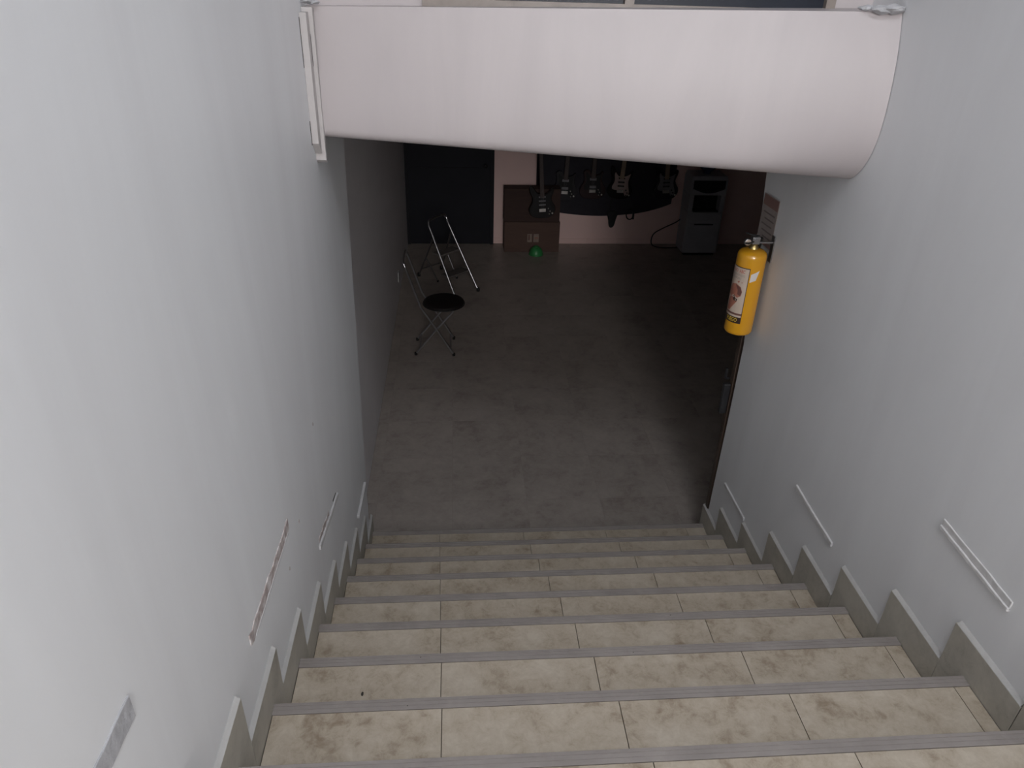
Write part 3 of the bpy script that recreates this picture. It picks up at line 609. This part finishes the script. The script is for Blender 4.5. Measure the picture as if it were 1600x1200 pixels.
def guitar(label, x, z, rot, body_m, pg_m, neck_m, style, yaw=0.0, dist=0.085):
    """z = height of the body's lower end; hangs by the headstock; rot tilts it in the wall plane"""
    y = by(x) - dist
    g = empty('electric_guitar', (x, y, z)); g.rotation_euler = (0, R(rot), yaw)
    tag(g, label, 'guitar', 'electric guitars hanging on the black board')
    if style == 'double':
        o = [(0.0, 0.0), (0.10, 0.012), (0.158, 0.075), (0.160, 0.145), (0.128, 0.205), (0.118, 0.255), (0.140, 0.315), (0.150, 0.365), (0.130, 0.385), (0.105, 0.345), (0.055, 0.312), (0.03, 0.310),
             (-0.03, 0.315), (-0.065, 0.335), (-0.105, 0.395), (-0.135, 0.425), (-0.155, 0.405), (-0.150, 0.340), (-0.122, 0.265), (-0.126, 0.210), (-0.158, 0.150), (-0.166, 0.085), (-0.110, 0.018)]
    else:
        o = [(0.0, 0.0), (0.10, 0.010), (0.165, 0.07), (0.170, 0.14), (0.135, 0.20), (0.115, 0.25), (0.120, 0.30), (0.135, 0.345), (0.115, 0.355), (0.085, 0.325), (0.05, 0.315), (0.03, 0.315),
             (-0.03, 0.335), (-0.05, 0.37), (-0.10, 0.378), (-0.130, 0.345), (-0.118, 0.275), (-0.120, 0.22), (-0.155, 0.16), (-0.170, 0.09), (-0.115, 0.018)]
    ol = spline(o, 4)
    MB().prism(ol, -0.020, 0.020, 'y').build('body', body_m, g, bevel=0.005, local=True)
    pgo = [(0.095, 0.045), (0.120, 0.085), (0.112, 0.135), (0.098, 0.185), (0.092, 0.24), (0.105, 0.31), (0.11, 0.335), (0.075, 0.315), (0.034, 0.300), (-0.034, 0.300), (-0.07, 0.325), (-0.09, 0.35), (-0.10, 0.315), (-0.088, 0.25), (-0.10, 0.20), (-0.115, 0.165), (-0.105, 0.13), (-0.04, 0.115), (0.04, 0.095), (0.07, 0.05)]
    MB().prism(spline(pgo, 3), -0.0225, -0.0201, 'y').build('pickguard', pg_m, g, local=True)
    nk = MB().prism([(-0.028, 0.27), (0.028, 0.27), (0.021, 0.83), (-0.021, 0.83)], -0.032, -0.020, 'y').build('neck', neck_m, g, local=True)
    hs = MB().prism(spline([(-0.022, 0.82), (0.022, 0.82), (0.036, 0.86), (0.045, 0.95), (0.035, 0.995), (0.0, 0.985), (-0.028, 0.93), (-0.030, 0.87)], 3), -0.026, -0.010, 'y').build('headstock', neck_m, g, local=True)
    for k in range(6):
        MB().lathe([(0.004, -0.036), (0.006, -0.034), (0.006, -0.026)], (-0.016 + k * 0.007, 0, 0.865 + k * 0.018), 8, 'y').build('tuner_post', M['steel'], hs, local=True)
        MB().box(0.038, 0.058, -0.022, -0.016, 0.862 + k * 0.02, 0.872 + k * 0.02).build('tuner', M['steel'], hs, local=True)
    for zz in ((0.275, 0.225, 0.175) if style == 'double' else (0.26, 0.16)):
        h = 0.009 if style == 'double' else 0.017
        MB().box(-0.043, 0.043, -0.0285, -0.0225, zz - h, zz + h, 0.002).build('pickup', M['pg_black'] if pg_m is not M['pg_black'] else M['pg_grey'], g, local=True)
    MB().box(-0.042, 0.042, -0.030, -0.0205, 0.085, 0.125, 0.002).build('bridge', M['alu'], g, local=True)
    for kx, kz in ((0.075, 0.125), (0.095, 0.09), (0.085, 0.055)):
        MB().lathe([(0.009, -0.0205), (0.008, -0.036), (0.0, -0.0365)], (kx, 0, kz), 10, 'y').build('knob', M['pg_black'] if pg_m is not M['pg_black'] else M['alu'], g, local=True)
    MB().lathe([(0.012, -0.0226), (0.012, -0.025), (0.005, -0.0255), (0.005, -0.021)], (0.125, 0, 0.06), 12, 'y').build('jack_plate', M['alu'], g, local=True)
    for k in range(6):
        xx = -0.020 + 0.008 * k
        MB().tube([(xx, -0.0325, 0.105), (xx * 0.75, -0.0345, 0.83)], 0.0006, 5).build('string', M['steel'], g, local=True)
    MB().box(-0.03, 0.03, -0.004, dist - 0.037, 0.815, 0.835).build('hanger', M['blackmet'], g, local=True)
    return g
guitar('black guitar hanging in front of the dark cardboard box, leftmost', 1.650, 0.490, -4, M['g_black'], M['pg_black'], M['rosewood'], 'double', dist=0.44)
guitar('charcoal guitar with a chrome bridge, second from the boxes', 1.960, 0.620, 2, M['g_char'], M['pg_black'], M['rosewood'], 'single', dist=0.075)
guitar('dark brown guitar in the middle of the black board', 2.330, 0.640, 0, M['g_brown'], M['pg_black'], M['rosewood'], 'single', dist=0.075)
guitar('black guitar with a pinkish white pickguard', 2.690, 0.640, 3, M['g_black'], M['pg_white'], M['maple'], 'double', dist=0.075)
guitar('charcoal guitar with a grey pickguard beside the water dispenser, rightmost', 3.310, 0.640, -2, M['g_char'], M['pg_grey'], M['maple'], 'double', dist=0.075)
# dark pouch and a strap loop hanging below the board
hp = empty('hanging_pouch', (2.63, by(2.63) - 0.05, 0.24)); tag(hp, 'dark tapered pouch hanging below the black board', 'pouch')
yy = by(2.63) - 0.065
MB().prism(spline([(2.565, 0.46), (2.70, 0.46), (2.685, 0.36), (2.665, 0.27), (2.63, 0.242), (2.60, 0.265), (2.585, 0.35)], 4), yy, yy + 0.024, 'y').build('bag', M['blackrub'], hp, bevel=0.004)
MB().tube([(2.60, yy + 0.01, 0.45), (2.60, yy + 0.01, 0.62)], 0.005).build('strap', M['blackrub'], hp)
sl = empty('guitar_strap', (2.87, by(2.87) - 0.05, 0.36)); tag(sl, 'black strap looping below the black board', 'strap')
MB().tube([(2.87 + 0.048 * math.cos(a), by(2.87) - 0.055 + 0.008 * math.sin(2 * a), 0.425 + 0.068 * math.sin(a)) for a in [2 * math.pi * k / 28 for k in range(28)]], 0.008, 8, True).build('loop', M['blackrub'], sl)
MB().box(2.905, 2.93, by(2.9) - 0.066, by(2.9) - 0.046, 0.36, 0.47, 0.003).build('buckle', M['blackmet'], sl)
# ---------------------------------------------------------------- wall socket by the ladder
so = empty('wall_socket', (-0.1, 6.61, 0.25)); tag(so, 'small wall socket low on the dim left wall by the chairs', 'socket')
MB().box(-0.0995, -0.088, 6.57, 6.65, 0.20, 0.31, 0.003).build('faceplate', M['socket'], so)
for zz in (0.235, 0.275): MB().box(-0.0882, -0.0874, 6.597, 6.623, zz - 0.012, zz + 0.012).build('outlet', M['gap'], so)
